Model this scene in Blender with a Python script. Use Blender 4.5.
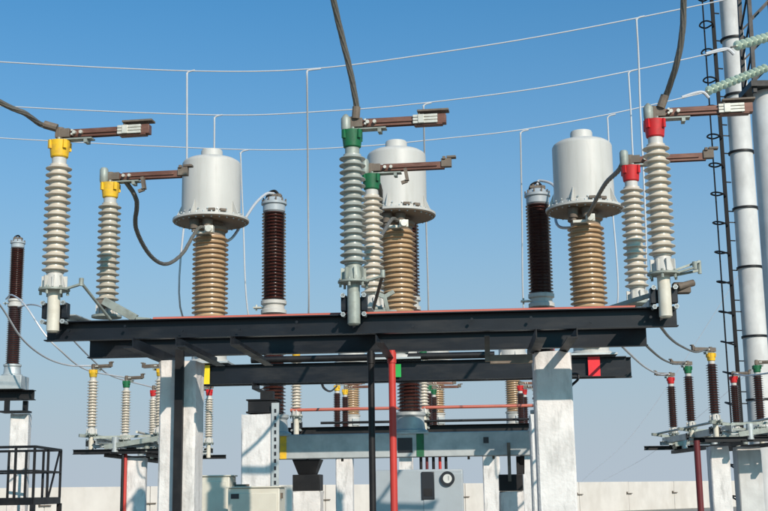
import bpy, math, random
from mathutils import Vector, Matrix
import numpy as np
random.seed(7)
sc = bpy.context.scene
col = sc.collection
for o in list(bpy.data.objects): bpy.data.objects.remove(o)

# ------------------------------------------------------------------ camera
F = 1206.0                                   # focal length in photo pixels (768 wide)
TILT = math.atan(234.5 / 1206.0); ROLL = 0.0145
CAM = np.array([0, 0, 1.65])
_r0 = np.array([1., 0, 0]); _fw = np.array([0, math.cos(TILT), math.sin(TILT)]); _u0 = np.array([0, -math.sin(TILT), math.cos(TILT)])
_R = _r0 * math.cos(ROLL) - _u0 * math.sin(ROLL); _U = _r0 * math.sin(ROLL) + _u0 * math.cos(ROLL)
cam = bpy.data.cameras.new('camera'); camo = bpy.data.objects.new('camera', cam); col.objects.link(camo)
cam.sensor_width = 36; cam.lens = F / 768 * 36; cam.clip_start = .1; cam.clip_end = 3000
m = Matrix.Identity(4)
for i in range(3):
    m[i][0] = _R[i]; m[i][1] = _U[i]; m[i][2] = -_fw[i]; m[i][3] = CAM[i]
camo.matrix_world = m
sc.camera = camo

# ------------------------------------------------------------------ sky and sun
SUN_EL = math.radians(29); SUN_AZ = math.radians(180 - 25)      # azimuth clockwise from +Y: behind the camera, to the right
w = bpy.data.worlds.new('World'); sc.world = w; w.use_nodes = True
nt = w.node_tree; nt.nodes.clear()
sky = nt.nodes.new('ShaderNodeTexSky'); sky.sky_type = 'NISHITA'; sky.sun_disc = False
sky.sun_elevation = SUN_EL; sky.sun_rotation = SUN_AZ; sky.altitude = 0; sky.air_density = 1.2; sky.dust_density = 2.0; sky.ozone_density = 2.0
bg = nt.nodes.new('ShaderNodeBackground'); bg.inputs[1].default_value = .135
wo = nt.nodes.new('ShaderNodeOutputWorld')
tn = nt.nodes.new('ShaderNodeMix'); tn.data_type = 'RGBA'; tn.blend_type = 'MULTIPLY'; tn.inputs[0].default_value = 1; tn.inputs[7].default_value = (.14, .69, 1.0, 1)   # white balance
# pale dust haze low over the horizon, the same all round
tc = nt.nodes.new('ShaderNodeTexCoord'); sx = nt.nodes.new('ShaderNodeSeparateXYZ'); nt.links.new(tc.outputs['Generated'], sx.inputs[0])
z0 = nt.nodes.new('ShaderNodeMath'); z0.operation = 'MAXIMUM'; z0.inputs[1].default_value = 0; nt.links.new(sx.outputs[2], z0.inputs[0])
zp = nt.nodes.new('ShaderNodeMath'); zp.operation = 'POWER'; zp.inputs[1].default_value = 1.7; nt.links.new(z0.outputs[0], zp.inputs[0])
z1 = nt.nodes.new('ShaderNodeMath'); z1.operation = 'MULTIPLY'; z1.inputs[1].default_value = -1 / .25 ** 1.7; nt.links.new(zp.outputs[0], z1.inputs[0])
z2 = nt.nodes.new('ShaderNodeMath'); z2.operation = 'EXPONENT'; nt.links.new(z1.outputs[0], z2.inputs[0])
z3 = nt.nodes.new('ShaderNodeMath'); z3.operation = 'MULTIPLY'; z3.inputs[1].default_value = .96; nt.links.new(z2.outputs[0], z3.inputs[0])
hz = nt.nodes.new('ShaderNodeMix'); hz.data_type = 'RGBA'; hz.clamp_result = False; nt.links.new(z3.outputs[0], hz.inputs[0]); hz.inputs[7].default_value = (3.42, 4.0, 4.62, 1)
nt.links.new(sky.outputs[0], tn.inputs[6]); nt.links.new(tn.outputs[2], hz.inputs[6]); nt.links.new(hz.outputs[2], bg.inputs[0])
nt.links.new(bg.outputs[0], wo.inputs[0])
sl = bpy.data.lights.new('sun', 'SUN'); sl.energy = 4.5; sl.angle = math.radians(.53); sl.color = (1, .87, .76)
slo = bpy.data.objects.new('sun', sl); col.objects.link(slo)
sd = Vector((math.sin(SUN_AZ) * math.cos(SUN_EL), math.cos(SUN_AZ) * math.cos(SUN_EL), math.sin(SUN_EL)))
slo.rotation_euler = sd.to_track_quat('Z', 'Y').to_euler(); slo.location = sd * 60
sc.view_settings.view_transform = 'Standard'; sc.view_settings.look = 'None'
sc.view_settings.gamma = 1; sc.view_settings.use_curve_mapping = False
sc.view_settings.exposure = 0.0

# ------------------------------------------------------------------ coordinates
PSI = math.radians(4.0)
UV = np.array([math.cos(PSI), -math.sin(PSI), 0]); VV = np.array([math.sin(PSI), math.cos(PSI), 0])
def ray(x, y): return _fw * F + _R * (x - 384) + _U * (255.5 - y)
def P(x, y, Y):
    """point at world depth Y seen at photo pixel x, y"""
    d = ray(x, y); return Vector(CAM + d * (Y / d[1]))
O = np.array([-0.2587, 9.96, 0])             # foot of the middle phase, first row of the switch bay
def B(a, b, z): return Vector(O + a * UV + b * VV + np.array([0, 0, z]))   # bay frame: a along the beams, b away
def AB(x, y, b):
    d = ray(x, y); s = ((O - CAM) @ VV + b) / (d @ VV); p = CAM + d * s
    return float((p - O) @ UV), float(p[2])

# ------------------------------------------------------------------ materials
MATS = {}
def mat(name, color, rough=.5, metal=0., var=.12, scale=6., bump=0., dirt=None, dirt_amt=.4, dirt_scale=3., stretch=(1, 1, 1), coat=0., spec=.5, lo=.45, hi=.75):
    mm = bpy.data.materials.new(name); mm.use_nodes = True
    n = mm.node_tree.nodes; l = mm.node_tree.links
    bs = n['Principled BSDF']
    bs.inputs['Roughness'].default_value = rough; bs.inputs['Metallic'].default_value = metal
    bs.inputs['Coat Weight'].default_value = coat; bs.inputs['Coat Roughness'].default_value = .1
    bs.inputs['Specular IOR Level'].default_value = spec
    tc = n.new('ShaderNodeTexCoord'); oi = n.new('ShaderNodeObjectInfo')
    ad = n.new('ShaderNodeVectorMath'); ad.operation = 'ADD'
    ml = n.new('ShaderNodeMath'); ml.operation = 'MULTIPLY'; ml.inputs[1].default_value = 37.
    l.new(oi.outputs['Random'], ml.inputs[0]); l.new(tc.outputs['Object'], ad.inputs[0]); l.new(ml.outputs[0], ad.inputs[1])
    n1 = n.new('ShaderNodeTexNoise'); n1.inputs['Scale'].default_value = scale; n1.inputs['Detail'].default_value = 6
    l.new(ad.outputs[0], n1.inputs['Vector'])
    rm = n.new('ShaderNodeMapRange'); rm.inputs[1].default_value = .25; rm.inputs[2].default_value = .75
    rm.inputs[3].default_value = 1 - var; rm.inputs[4].default_value = 1 + var
    l.new(n1.outputs[0], rm.inputs[0])
    mx = n.new('ShaderNodeMix'); mx.data_type = 'RGBA'; mx.blend_type = 'MULTIPLY'; mx.inputs[0].default_value = 1
    mx.inputs[6].default_value = (*color, 1); l.new(rm.outputs[0], mx.inputs[7])
    out = mx.outputs[2]
    if dirt:
        mp = n.new('ShaderNodeMapping'); mp.inputs['Scale'].default_value = stretch; l.new(ad.outputs[0], mp.inputs[0])
        n2 = n.new('ShaderNodeTexNoise'); n2.inputs['Scale'].default_value = dirt_scale; n2.inputs['Detail'].default_value = 8; n2.inputs['Roughness'].default_value = .65
        l.new(mp.outputs[0], n2.inputs['Vector'])
        r2 = n.new('ShaderNodeMapRange'); r2.inputs[1].default_value = lo; r2.inputs[2].default_value = hi; r2.inputs[4].default_value = dirt_amt
        l.new(n2.outputs[0], r2.inputs[0])
        m2 = n.new('ShaderNodeMix'); m2.data_type = 'RGBA'; l.new(r2.outputs[0], m2.inputs[0]); l.new(out, m2.inputs[6]); m2.inputs[7].default_value = (*dirt, 1)
        out = m2.outputs[2]
        rr = n.new('ShaderNodeMapRange'); rr.inputs[3].default_value = rough; rr.inputs[4].default_value = min(1, rough + .35)
        l.new(r2.outputs[0], rr.inputs[0]); l.new(rr.outputs[0], bs.inputs['Roughness'])
    l.new(out, bs.inputs['Base Color'])
    if bump:
        bp = n.new('ShaderNodeBump'); bp.inputs['Strength'].default_value = bump; bp.inputs['Distance'].default_value = .01
        n3 = n.new('ShaderNodeTexNoise'); n3.inputs['Scale'].default_value = scale * 6; n3.inputs['Detail'].default_value = 5
        l.new(ad.outputs[0], n3.inputs['Vector']); l.new(n3.outputs[0], bp.inputs['Height']); l.new(bp.outputs[0], bs.inputs['Normal'])
    MATS[name] = mm
    return mm
mat('porcelain_cream', (.58, .515, .42), .34, var=.12, dirt=(.29, .24, .17), dirt_amt=.5, dirt_scale=7, stretch=(1, 1, .6), coat=.12)
mat('porcelain_greygreen', (.35, .37, .335), .34, var=.12, dirt=(.20, .19, .16), dirt_amt=.6, dirt_scale=7, coat=.12)
mat('porcelain_ochre', (.46, .42, .34), .34, var=.12, dirt=(.24, .2, .14), dirt_amt=.6, dirt_scale=7, coat=.12)
mat('porcelain_tan', (.43, .295, .17), .3, var=.12, dirt=(.24, .13, .06), dirt_amt=.6, dirt_scale=4, coat=.15)
mat('porcelain_brown', (.045, .014, .011), .16, var=.15, dirt=(.10, .06, .045), dirt_amt=.35, dirt_scale=4, coat=.4)
mat('paint_yellow', (.80, .47, .015), .5, var=.15, dirt=(.30, .19, .07), dirt_amt=.65, dirt_scale=14)
mat('paint_green', (.006, .13, .045), .5, var=.2, dirt=(.03, .06, .04), dirt_amt=.6, dirt_scale=14)
mat('paint_red', (.55, .014, .016), .5, var=.15, dirt=(.20, .035, .03), dirt_amt=.6, dirt_scale=14)
mat('mark_green', (.01, .36, .06), .5); mat('mark_yellow', (.85, .62, .01), .5); mat('mark_red', (.75, .01, .02), .5)
mat('dark_steel', (.006, .008, .012), .40, spec=.35, var=.25, dirt=(.04, .039, .036), dirt_amt=.5, dirt_scale=2.2, stretch=(.6, 1, 3), lo=.5, hi=.8)
mat('black_steel', (.006, .006, .007), .5, var=.25, dirt=(.03, .028, .025), dirt_amt=.45, spec=.35)
mat('matte_black', (.006, .006, .007), .7, var=.2, spec=.25)
mat('rusty_steel', (.13, .10, .075), .7, var=.25, dirt=(.27, .23, .18), dirt_amt=.55, dirt_scale=10)
mat('copper_arm', (.15, .062, .040), .42, metal=.25, var=.2, dirt=(.27, .15, .11), dirt_amt=.55, dirt_scale=8, stretch=(.6, 2, 2))
mat('contact_silver', (.62, .60, .52), .4, metal=.2, var=.15, dirt=(.3, .27, .2), dirt_amt=.5, dirt_scale=20)
mat('galvanised', (.46, .49, .48), .45, metal=.35, var=.15, dirt=(.27, .30, .31), dirt_amt=.6, dirt_scale=4, bump=.05)
mat('galvanised_green', (.30, .33, .29), .5, metal=.15, var=.2, dirt=(.13, .12, .09), dirt_amt=.6, dirt_scale=10)
mat('tank_white', (.50, .485, .445), .5, var=.04, scale=3, dirt=(.30, .285, .235), dirt_amt=.5, dirt_scale=4, stretch=(3, 3, .35), lo=.5, hi=.85)
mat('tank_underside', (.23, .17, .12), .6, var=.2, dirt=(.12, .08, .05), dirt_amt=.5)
mat('paint_cream', (.62, .58, .48), .45, var=.08, dirt=(.38, .33, .24), dirt_amt=.5, dirt_scale=8)
mat('whitewash', (.68, .655, .62), .85, var=.13, scale=5, bump=.6, dirt=(.30, .29, .27), dirt_amt=.75, dirt_scale=6, stretch=(1.6, 1.6, .42), lo=.50, hi=.74)
mat('concrete_grey', (.52, .52, .50), .85, var=.12, scale=4, bump=.3, dirt=(.34, .33, .31), dirt_amt=.6, dirt_scale=3, stretch=(1.5, 1.5, .3))
mat('mast_metal', (.60, .595, .57), .6, var=.1, scale=2, bump=.15, dirt=(.36, .35, .33), dirt_amt=.7, dirt_scale=1.6, stretch=(1, 1, .45), lo=.42, hi=.72)
mat('wall_concrete', (.60, .555, .50), .9, var=.07, scale=1.2, bump=.2, dirt=(.45, .40, .34), dirt_amt=.6, dirt_scale=.8, stretch=(1, 1, .4))
mat('cabinet_beige', (.60, .57, .47), .45, var=.04, dirt=(.42, .38, .3), dirt_amt=.35, dirt_scale=2)
mat('cabinet_grey', (.34, .38, .40), .45, var=.04, dirt=(.26, .28, .29), dirt_amt=.4, dirt_scale=2)  # grey darkened to put the shade on the control cabinet into its colour
mat('label_dark', (.02, .022, .026), .3); mat('dial_face', (.6, .6, .56), .4)
mat('rod_salmon', (.50, .13, .085), .5, var=.15, dirt=(.30, .07, .05), dirt_amt=.6, dirt_scale=3)
mat('pole_red', (.52, .04, .028), .45, var=.1, dirt=(.28, .03, .03), dirt_amt=.4, dirt_scale=3)
mat('pole_maroon', (.12, .014, .016), .5, var=.15)
mat('wire_aluminium', (.55, .55, .55), .45, metal=.2, var=.05)
mat('cable_grey', (.135, .125, .105), .55, metal=.1, var=.15, scale=30)
mat('wire_far', (.45, .48, .52), .6)
mat('gravel', (.28, .25, .21), .95, var=.3, scale=2, bump=.6, dirt=(.16, .17, .09), dirt_amt=.6, dirt_scale=.15)
gm = mat('glass_green', (.80, .92, .72), .08, var=.02)
gm.node_tree.nodes['Principled BSDF'].inputs['Transmission Weight'].default_value = .35

# ------------------------------------------------------------------ mesh helpers
class MB:
    def __init__(s): s.v = []; s.f = []
    def add(s, vs, fs):
        k = len(s.v); s.v += [tuple(x) for x in vs]; s.f += [tuple(i + k for i in f) for f in fs]; return s
    def box(s, c, size, rz=0., M=None):
        hx, hy, hz = size[0] / 2, size[1] / 2, size[2] / 2
        q = [Vector((x, y, z)) for z in (-hz, hz) for y in (-hy, hy) for x in (-hx, hx)]
        R = M if M is not None else Matrix.Rotation(rz, 3, 'Z')
        c = Vector(c)
        return s.add([R @ p + c for p in q], [(0, 2, 3, 1), (4, 5, 7, 6), (0, 1, 5, 4), (2, 6, 7, 3), (0, 4, 6, 2), (1, 3, 7, 5)])
    def bar(s, p0, p1, wdt, hgt):
        """rectangular bar between two points"""
        p0 = Vector(p0); p1 = Vector(p1); d = (p1 - p0); L = d.length; d.normalize()
        up = Vector((0, 0, 1)) if abs(d.z) < .95 else Vector((0, 1, 0))
        sx = d.cross(up).normalized(); uz = sx.cross(d)
        M = Matrix((d, sx, uz)).transposed()
        return s.box((p0 + p1) / 2, (L, wdt, hgt), M=M)
    def tube(s, pts, r, n=10, caps=True):
        pts = [Vector(p) for p in pts]; k0 = len(s.v); N = len(pts)
        rs = r if isinstance(r, (list, tuple)) else [r] * N
        t0 = (pts[1] - pts[0]).normalized()
        ref = Vector((0, 0, 1)) if abs(t0.z) < .9 else Vector((1, 0, 0))
        nx = t0.cross(ref).normalized()
        for i, p in enumerate(pts):
            t = (pts[min(i + 1, N - 1)] - pts[max(i - 1, 0)]).normalized()
            nx = (nx - t * nx.dot(t)).normalized(); ny = t.cross(nx)
            for j in range(n):
                a = 2 * math.pi * j / n
                s.v.append(tuple(p + (nx * math.cos(a) + ny * math.sin(a)) * rs[i]))
        for i in range(N - 1):
            for j in range(n):
                a, b = k0 + i * n + j, k0 + i * n + (j + 1) % n
                s.f.append((a, b, b + n, a + n))
        if caps:
            s.f.append(tuple(k0 + j for j in reversed(range(n)))); s.f.append(tuple(k0 + (N - 1) * n + j for j in range(n)))
        return s
    def strand(s, pts, r, n=24, k=7, pitch=9.):
        pts = [Vector(p) for p in pts]; k0 = len(s.v); s.tube(pts, r, n); L = 0.
        for i, p in enumerate(pts):
            if i: L += (pts[i] - pts[i - 1]).length
            for j in range(n):
                q = s.v[k0 + i * n + j]; a = 2 * math.pi * j / n
                s.v[k0 + i * n + j] = tuple(p + (Vector(q) - p) * (1 + .10 * math.cos(k * a + L * pitch * k / 2)))
        return s
    def cyl(s, p0, p1, r, r2=None, n=16): return s.tube([p0, p1], [r, r if r2 is None else r2], n)
    def lathe(s, prof, n=32, c=(0, 0, 0)):
        k0 = len(s.v); N = len(prof)
        for (r, z) in prof:
            for j in range(n):
                a = 2 * math.pi * j / n; s.v.append((c[0] + r * math.cos(a), c[1] + r * math.sin(a), c[2] + z))
        for i in range(N - 1):
            for j in range(n):
                a, b = k0 + i * n + j, k0 + i * n + (j + 1) % n
                s.f.append((a, b, b + n, a + n))
        s.f.append(tuple(k0 + j for j in reversed(range(n)))); s.f.append(tuple(k0 + (N - 1) * n + j for j in range(n)))
        return s
    def extrude(s, poly, p0, p1):
        """2-D profile (side, up) swept from p0 to p1"""
        p0 = Vector(p0); p1 = Vector(p1); d = (p1 - p0).normalized()
        up = Vector((0, 0, 1)) if abs(d.z) < .95 else Vector((0, 1, 0))
        sx = d.cross(up).normalized(); uz = sx.cross(d); n = len(poly)
        vs = [p + sx * a + uz * b for p in (p0, p1) for (a, b) in poly]
        fs = [(i, (i + 1) % n, n + (i + 1) % n, n + i) for i in range(n)]
        fs += [tuple(reversed(range(n))), tuple(range(n, 2 * n))]
        return s.add(vs, fs)
    def rough_box(s, size, seg=10, jit=.006, chip=0.):
        """upright box with foot at 0: many rings, slightly uneven"""
        hx, hy = size[0] / 2, size[1] / 2; k0 = len(s.v); c = .018
        ring = []
        for (ax, ay, bx, by) in ((-hx + c, -hy, hx - c, -hy), (hx, -hy + c, hx, hy - c), (hx - c, hy, -hx + c, hy), (-hx, hy - c, -hx, -hy + c)):
            for k in range(4): ring.append((ax + (bx - ax) * k / 3, ay + (by - ay) * k / 3))
        n = len(ring)
        for i in range(seg + 1):
            z = size[2] * i / seg
            for (x, y) in ring:
                e = jit + (chip if i == seg else 0)
                s.v.append((x + random.uniform(-e, e) * .6, y + random.uniform(-e, e) * .6, z - (random.uniform(0, chip) if i == seg else 0)))
        for i in range(seg):
            for j in range(n):
                a, b = k0 + i * n + j, k0 + i * n + (j + 1) % n; s.f.append((a, b, b + n, a + n))
        s.f.append(tuple(k0 + j for j in reversed(range(n)))); s.f.append(tuple(k0 + seg * n + j for j in range(n)))
        return s
    def mesh(s, name, angle=35):
        me = bpy.data.meshes.new(name); me.from_pydata(s.v, [], s.f); me.validate(); me.update()
        me.polygons.foreach_set('use_smooth', [True] * len(me.polygons))
        me.set_sharp_from_angle(angle=math.radians(angle))
        return me
    def build(s, name, material, parent=None, loc=(0, 0, 0), rz=0., key=None, bevel=0., angle=35):
        o = bpy.data.objects.new(name, None if False else s.mesh(name, angle))
        o.data.materials.append(MATS[material])
        col.objects.link(o); o.location = loc; o.rotation_euler = (0, 0, rz)
        if parent: o.parent = parent
        if name in ('clamp_bolts', 'flange_bolts', 'tank_rivets', 'cap_bolts', 'head_bolts'): o['kind'] = 'stuff'
        if bevel:
            b = o.modifiers.new('bevel', 'BEVEL'); b.width = bevel; b.segments = 2; b.limit_method = 'ANGLE'
        return o
def tag(o, label, cat, group=None, kind=None):
    o['label'] = label; o['category'] = cat
    if group: o['group'] = group
    if kind: o['kind'] = kind
    return o
def thing(name, label, cat, loc=(0, 0, 0), rz=0., group=None):
    o = bpy.data.objects.new(name, None); o.empty_display_size = .1
    col.objects.link(o); o.location = loc; o.rotation_euler = (0, 0, rz)
    return tag(o, label, cat, group)
def copy_tree(o, parent=None):
    c = o.copy(); col.objects.link(c); c.parent = parent
    for ch in o.children: copy_tree(ch, c)
    return c
def smooth(pts, n=10):
    pts = [Vector(p) for p in pts]; q = [pts[0] * 2 - pts[1]] + pts + [pts[-1] * 2 - pts[-2]]; out = []
    for i in range(1, len(q) - 2):
        a, b, c, d = q[i - 1:i + 3]
        for k in range(n):
            t = k / n
            out.append(.5 * ((2 * b) + (c - a) * t + (2 * a - 5 * b + 4 * c - d) * t * t + (3 * b - a - 3 * c + d) * t ** 3))
    return out + [pts[-1]]
def wire(name, label, cat, pts, r, material, group=None, n=8, sm=10, ends=None):
    pts = smooth(pts, sm) if sm else [Vector(p) for p in pts]
    o0 = pts[0].copy()
    o = (MB().strand if name == 'jumper_cable' else MB().tube)([p - o0 for p in pts], r, 28 if name == 'jumper_cable' else n).build(name, material, None, o0)
    return tag(o, label, cat, group)
def cprof(wd, h, t):      # channel, open to -side (towards the viewer for beams running +u)
    return [(wd / 2, -h / 2), (wd / 2, -h / 2 + t), (-wd / 2 + t, -h / 2 + t * 1.3), (-wd / 2 + t, h / 2 - t * 1.3), (wd / 2, h / 2 - t), (wd / 2, h / 2), (-wd / 2, h / 2), (-wd / 2, -h / 2)]
def iprof(wd, h, t):
    a, b = wd / 2, h / 2
    return [(-a, -b), (a, -b), (a, -b + t), (t / 2, -b + t * 1.4), (t / 2, b - t * 1.4), (a, b - t), (a, b), (-a, b), (-a, b - t), (-t / 2, b - t * 1.4), (-t / 2, -b + t * 1.4), (-a, -b + t)]
def lprof(a, t): return [(0, 0), (a, 0), (a, t), (t, t), (t, a), (0, a)]
def sheds(n, z0, z1, rc, rs, th=.35):
    """porcelain post: n sheds between z0 and z1; core radius rc, shed radius rs"""
    pr = [(rc, z0)]; p = (z1 - z0) / n
    for i in range(n):
        z = z0 + i * p
        j = random.uniform(-.0015, .0015); rs_ = rs + j
        pr += [(rc, z + p * .26), (rc + (rs - rc) * .25, z + p * .32), (rs_ - .010, z + p * .30), (rs_ - .002, z + p * .33), (rs_, z + p * .40), (rs_ - .004, z + p * .47), (rc + (rs - rc) * .4, z + p * .62), (rc + (rs - rc) * .10, z + p * .72), (rc, z + p * .82)]
    pr += [(rc, z1)]
    return pr

# ------------------------------------------------------------------ ground
g = MB().add([(-900, -300, 0), (900, -300, 0), (900, 1500, 0), (-900, 1500, 0)], [(0, 1, 2, 3)]).build('ground', 'gravel'); g['kind'] = 'structure'; g['label'] = 'gravel yard of the substation'

# ------------------------------------------------------------------ perimeter wall
wa = P(60, 487, 57); wb = P(640, 481.5, 88); wd = Vector((wb.x - wa.x, wb.y - wa.y, 0)).normalized(); wang = math.atan2(wd.y, wd.x)
w0 = Vector((wa.x, wa.y, 0)) - wd * 12
pw = thing('perimeter_wall', 'low pale concrete panel wall running behind all the equipment', 'wall', w0, wang)
PL = 5.6; pme = None
for i in range(16):
    if pme is None:
        o = MB().box((PL / 2, 0, 1.0), (PL - .06, .16, 2.0)).build('wall_panel', 'wall_concrete', pw, bevel=.015); pme = o.data
    else:
        o = bpy.data.objects.new('wall_panel', pme); col.objects.link(o); o.parent = pw
    o.location = (i * PL, random.uniform(-.02, .02), random.uniform(-.015, .01))
    p = MB().box((0, 0, .98), (.05, .12, 1.96)).build('joint_strip', 'concrete_grey', pw, (i * PL, .03, 0))
    c = MB().box((0, -.14, 1.18), (.6, .08, .05)).box((-.27, -.14, 1.22), (.06, .08, .16)).build('joint_clip', 'rusty_steel', pw, (i * PL, 0, 0))

# ------------------------------------------------------------------ concrete columns
def column(a, b, wdt, dep, z1, label, material='whitewash', group=None, world=None, rz=-PSI, chip=.02):
    loc = B(a, b, 0) if world is None else world
    o = MB().rough_box((wdt, dep, z1), 18, .0035, chip).build('concrete_column', material, None, loc, rz, angle=25)
    return tag(o, label, 'column', group)
column(-1.705, 1.09, .335, .36, 2.845, 'whitewashed concrete column with a dark upright pole strapped to its face', chip=.03)
column(1.69, 1.07, .335, .32, 2.85, 'whitewashed concrete column beside the rusty hanging bracket, plain smooth face')

# ------------------------------------------------------------------ support frame of the switch
sf = thing('support_frame', 'dark steel double beam frame carrying six capped post insulators', 'steel frame', B(0, .75, 2.85), -PSI)
L = lambda a, b, z: (a, b - .75, z - 2.85)
MB().extrude(cprof(.085, .165, .009), L(-2.665, .12, 3.0225), L(2.675, .12, 3.0225)).build('front_beam', 'dark_steel', sf)
MB().extrude(cprof(.085, .18, .009), L(-2.73, 1.5, 3.032), L(2.62, 1.5, 3.032)).build('rear_beam', 'dark_steel', sf)
for a in (-1.86, -1.50, 1.50, 1.84):
    MB().extrude(lprof(.085, .009) if a in (-1.50, 1.50) else [(-x, y) for x, y in lprof(.085, .009)][::-1], L(a, -.02, 2.852), L(a, 1.62, 2.852)).build('cross_member', 'dark_steel' if a < 0 else 'black_steel', sf)
MB().extrude(lprof(.07, .008), L(.17, .1, 2.862), L(.17, 1.6, 2.862)).build('cross_member', 'black_steel', sf)
for a in (-2.56, 0, 2.56):
    MB().extrude(cprof(.09, .075, .008), L(a - .06, .17, 3.138), L(a - .06, 1.62, 3.165)).extrude(cprof(.09, .075, .008), L(a + .09, .17, 3.138), L(a + .09, 1.62, 3.165)).build('pole_channel', 'galvanised', sf)
    MB().box(L(a, 1.5, 3.23), (.30, .26, .06)).build('pedestal_plate', 'galvanised_green', sf)
MB().extrude(lprof(.08, .009), L(-1.04, -.0, 2.856), L(-1.04, 1.72, 2.856)).build('cross_member', 'black_steel', sf)
for a in np.arange(-2.45, 2.5, .49):            # bolt heads on the web of the front beam
    MB().cyl(L(a, .085, 3.02 + .03 * math.sin(a * 9)), L(a, .068, 3.02 + .03 * math.sin(a * 9)), .013, n=6).build('bolt_head', 'dark_steel', sf)
hb_a = AB(487, 345, .55)[0]; hb2 = AB(529, 345, .55)[0]
hb = MB().box(L(hb_a, .45, 2.83), (.045, .05, .225)).box(L((hb_a + hb2) / 2 + .02, .45, 2.735), (hb2 - hb_a, .05, .075)).build('hanging_bracket', 'rusty_steel', sf, bevel=.003)

# ------------------------------------------------------------------ post insulators
def arm(parent, L0, kind, yaw, z, mat_='copper_arm', k=1.0):
    """contact arm leaving the cap towards yaw; kind: 'jaw' has the silver contact block, 'hook' a bent tip"""
    a = MB()
    a.box((.42 * k, 0, 0), (.60 * k, .012, .072)); a.box((.42 * k, .045, 0), (.60 * k, .012, .072))
    a.box((.42 * k, -.012, 0), (.46 * k, .014, .022)); a.box((.10 * k, .02, 0), (.14 * k, .06, .055))
    ar = a.build('contact_arm', mat_, parent, (0, 0, z), yaw, bevel=.003)
    bt = MB()
    for x in (.14, .20): bt.cyl((x * k, -.04, 0), (x * k, .06, 0), .016, n=8)
    if kind == 'jaw':
        for zz in (-.016, .018): bt.cyl((.12 * k, -.04, zz), (.12 * k, 0, zz), .010, n=8)
    bt.build('bolt', 'contact_silver', ar)
    MB().box((.16 * k, .02, -.055), (.27 * k, .09, .012)).box((.24 * k, .02, -.075), (.03, .09, .035)).build('arm_bracket', 'galvanised_green', ar)
    if kind == 'jaw':
        c = MB()
        for zz in (-.027, .0, .027): c.box((.635 * k, -.024, zz), (.21 * k, .02, .022)); c.box((.635 * k, .07, zz), (.21 * k, .02, .022))
        c.box((.60 * k, -.036, 0), (.05, .012, .075)); c.build('contact_fingers', 'contact_silver', ar, bevel=.002)
        e = MB().box((.775 * k, .02, 0), (.07 * k, .075, .082)).box((.66 * k, .02, -.046), (.24 * k, .075, .012))
        e.build('arm_tip', 'copper_arm', ar, bevel=.003)
        MB().box((.70 * k, .03, .078), (.27 * k, .10, .018)).box((.58 * k, .03, .065), (.02, .06, .03)).build('rain_shield', 'rusty_steel', ar, bevel=.003)
    else:
        t = MB().box((.74 * k, .01, .02), (.10 * k, .06, .085)).box((.79 * k, .01, .075), (.09 * k, .07, .022)).box((.72 * k, -.02, .065), (.03, .03, .03))
        t.build('arm_tip', 'rusty_steel', ar, bevel=.004)
    return ar
def cap(parent, z0, r, material, h=.15):
    c = MB().lathe([(r * .80, z0), (r * .92, z0 + .01), (r * 1.0, z0 + h * .45), (r * 1.12, z0 + h), (r * .9, z0 + h)], 24)
    for k in range(4):
        t = math.pi / 4 + k * math.pi / 2; c.box((r * 1.0 * math.cos(t), r * 1.0 * math.sin(t), z0 + h * .75), (.045, .03, .075), t)
    co = c.build('cap', material, parent)
    b = MB()
    for k in range(4):
        t = .2 + k * math.pi / 2; b.cyl((r * .8 * math.cos(t), r * .8 * math.sin(t), z0 + h), (r * .8 * math.cos(t), r * .8 * math.sin(t), z0 + h + .02), .013, n=6)
    b.build('cap_bolts', 'galvanised_green', co)
    return co
def bell(z0, z1, r0, r1):
    m_ = MB().lathe([(r0, z0), (r0, z0 + .02), (r1 * 1.05, z1 - .03), (r1, z1)], 24)
    for k in range(8):
        t = k * math.pi / 4 + .2; m_.box(((r0 + r1) / 2 * 1.02 * math.cos(t), (r0 + r1) / 2 * 1.02 * math.sin(t), z0 + (z1 - z0) * .4), (.05, .014, (z1 - z0) * .75), t)
    return m_
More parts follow.
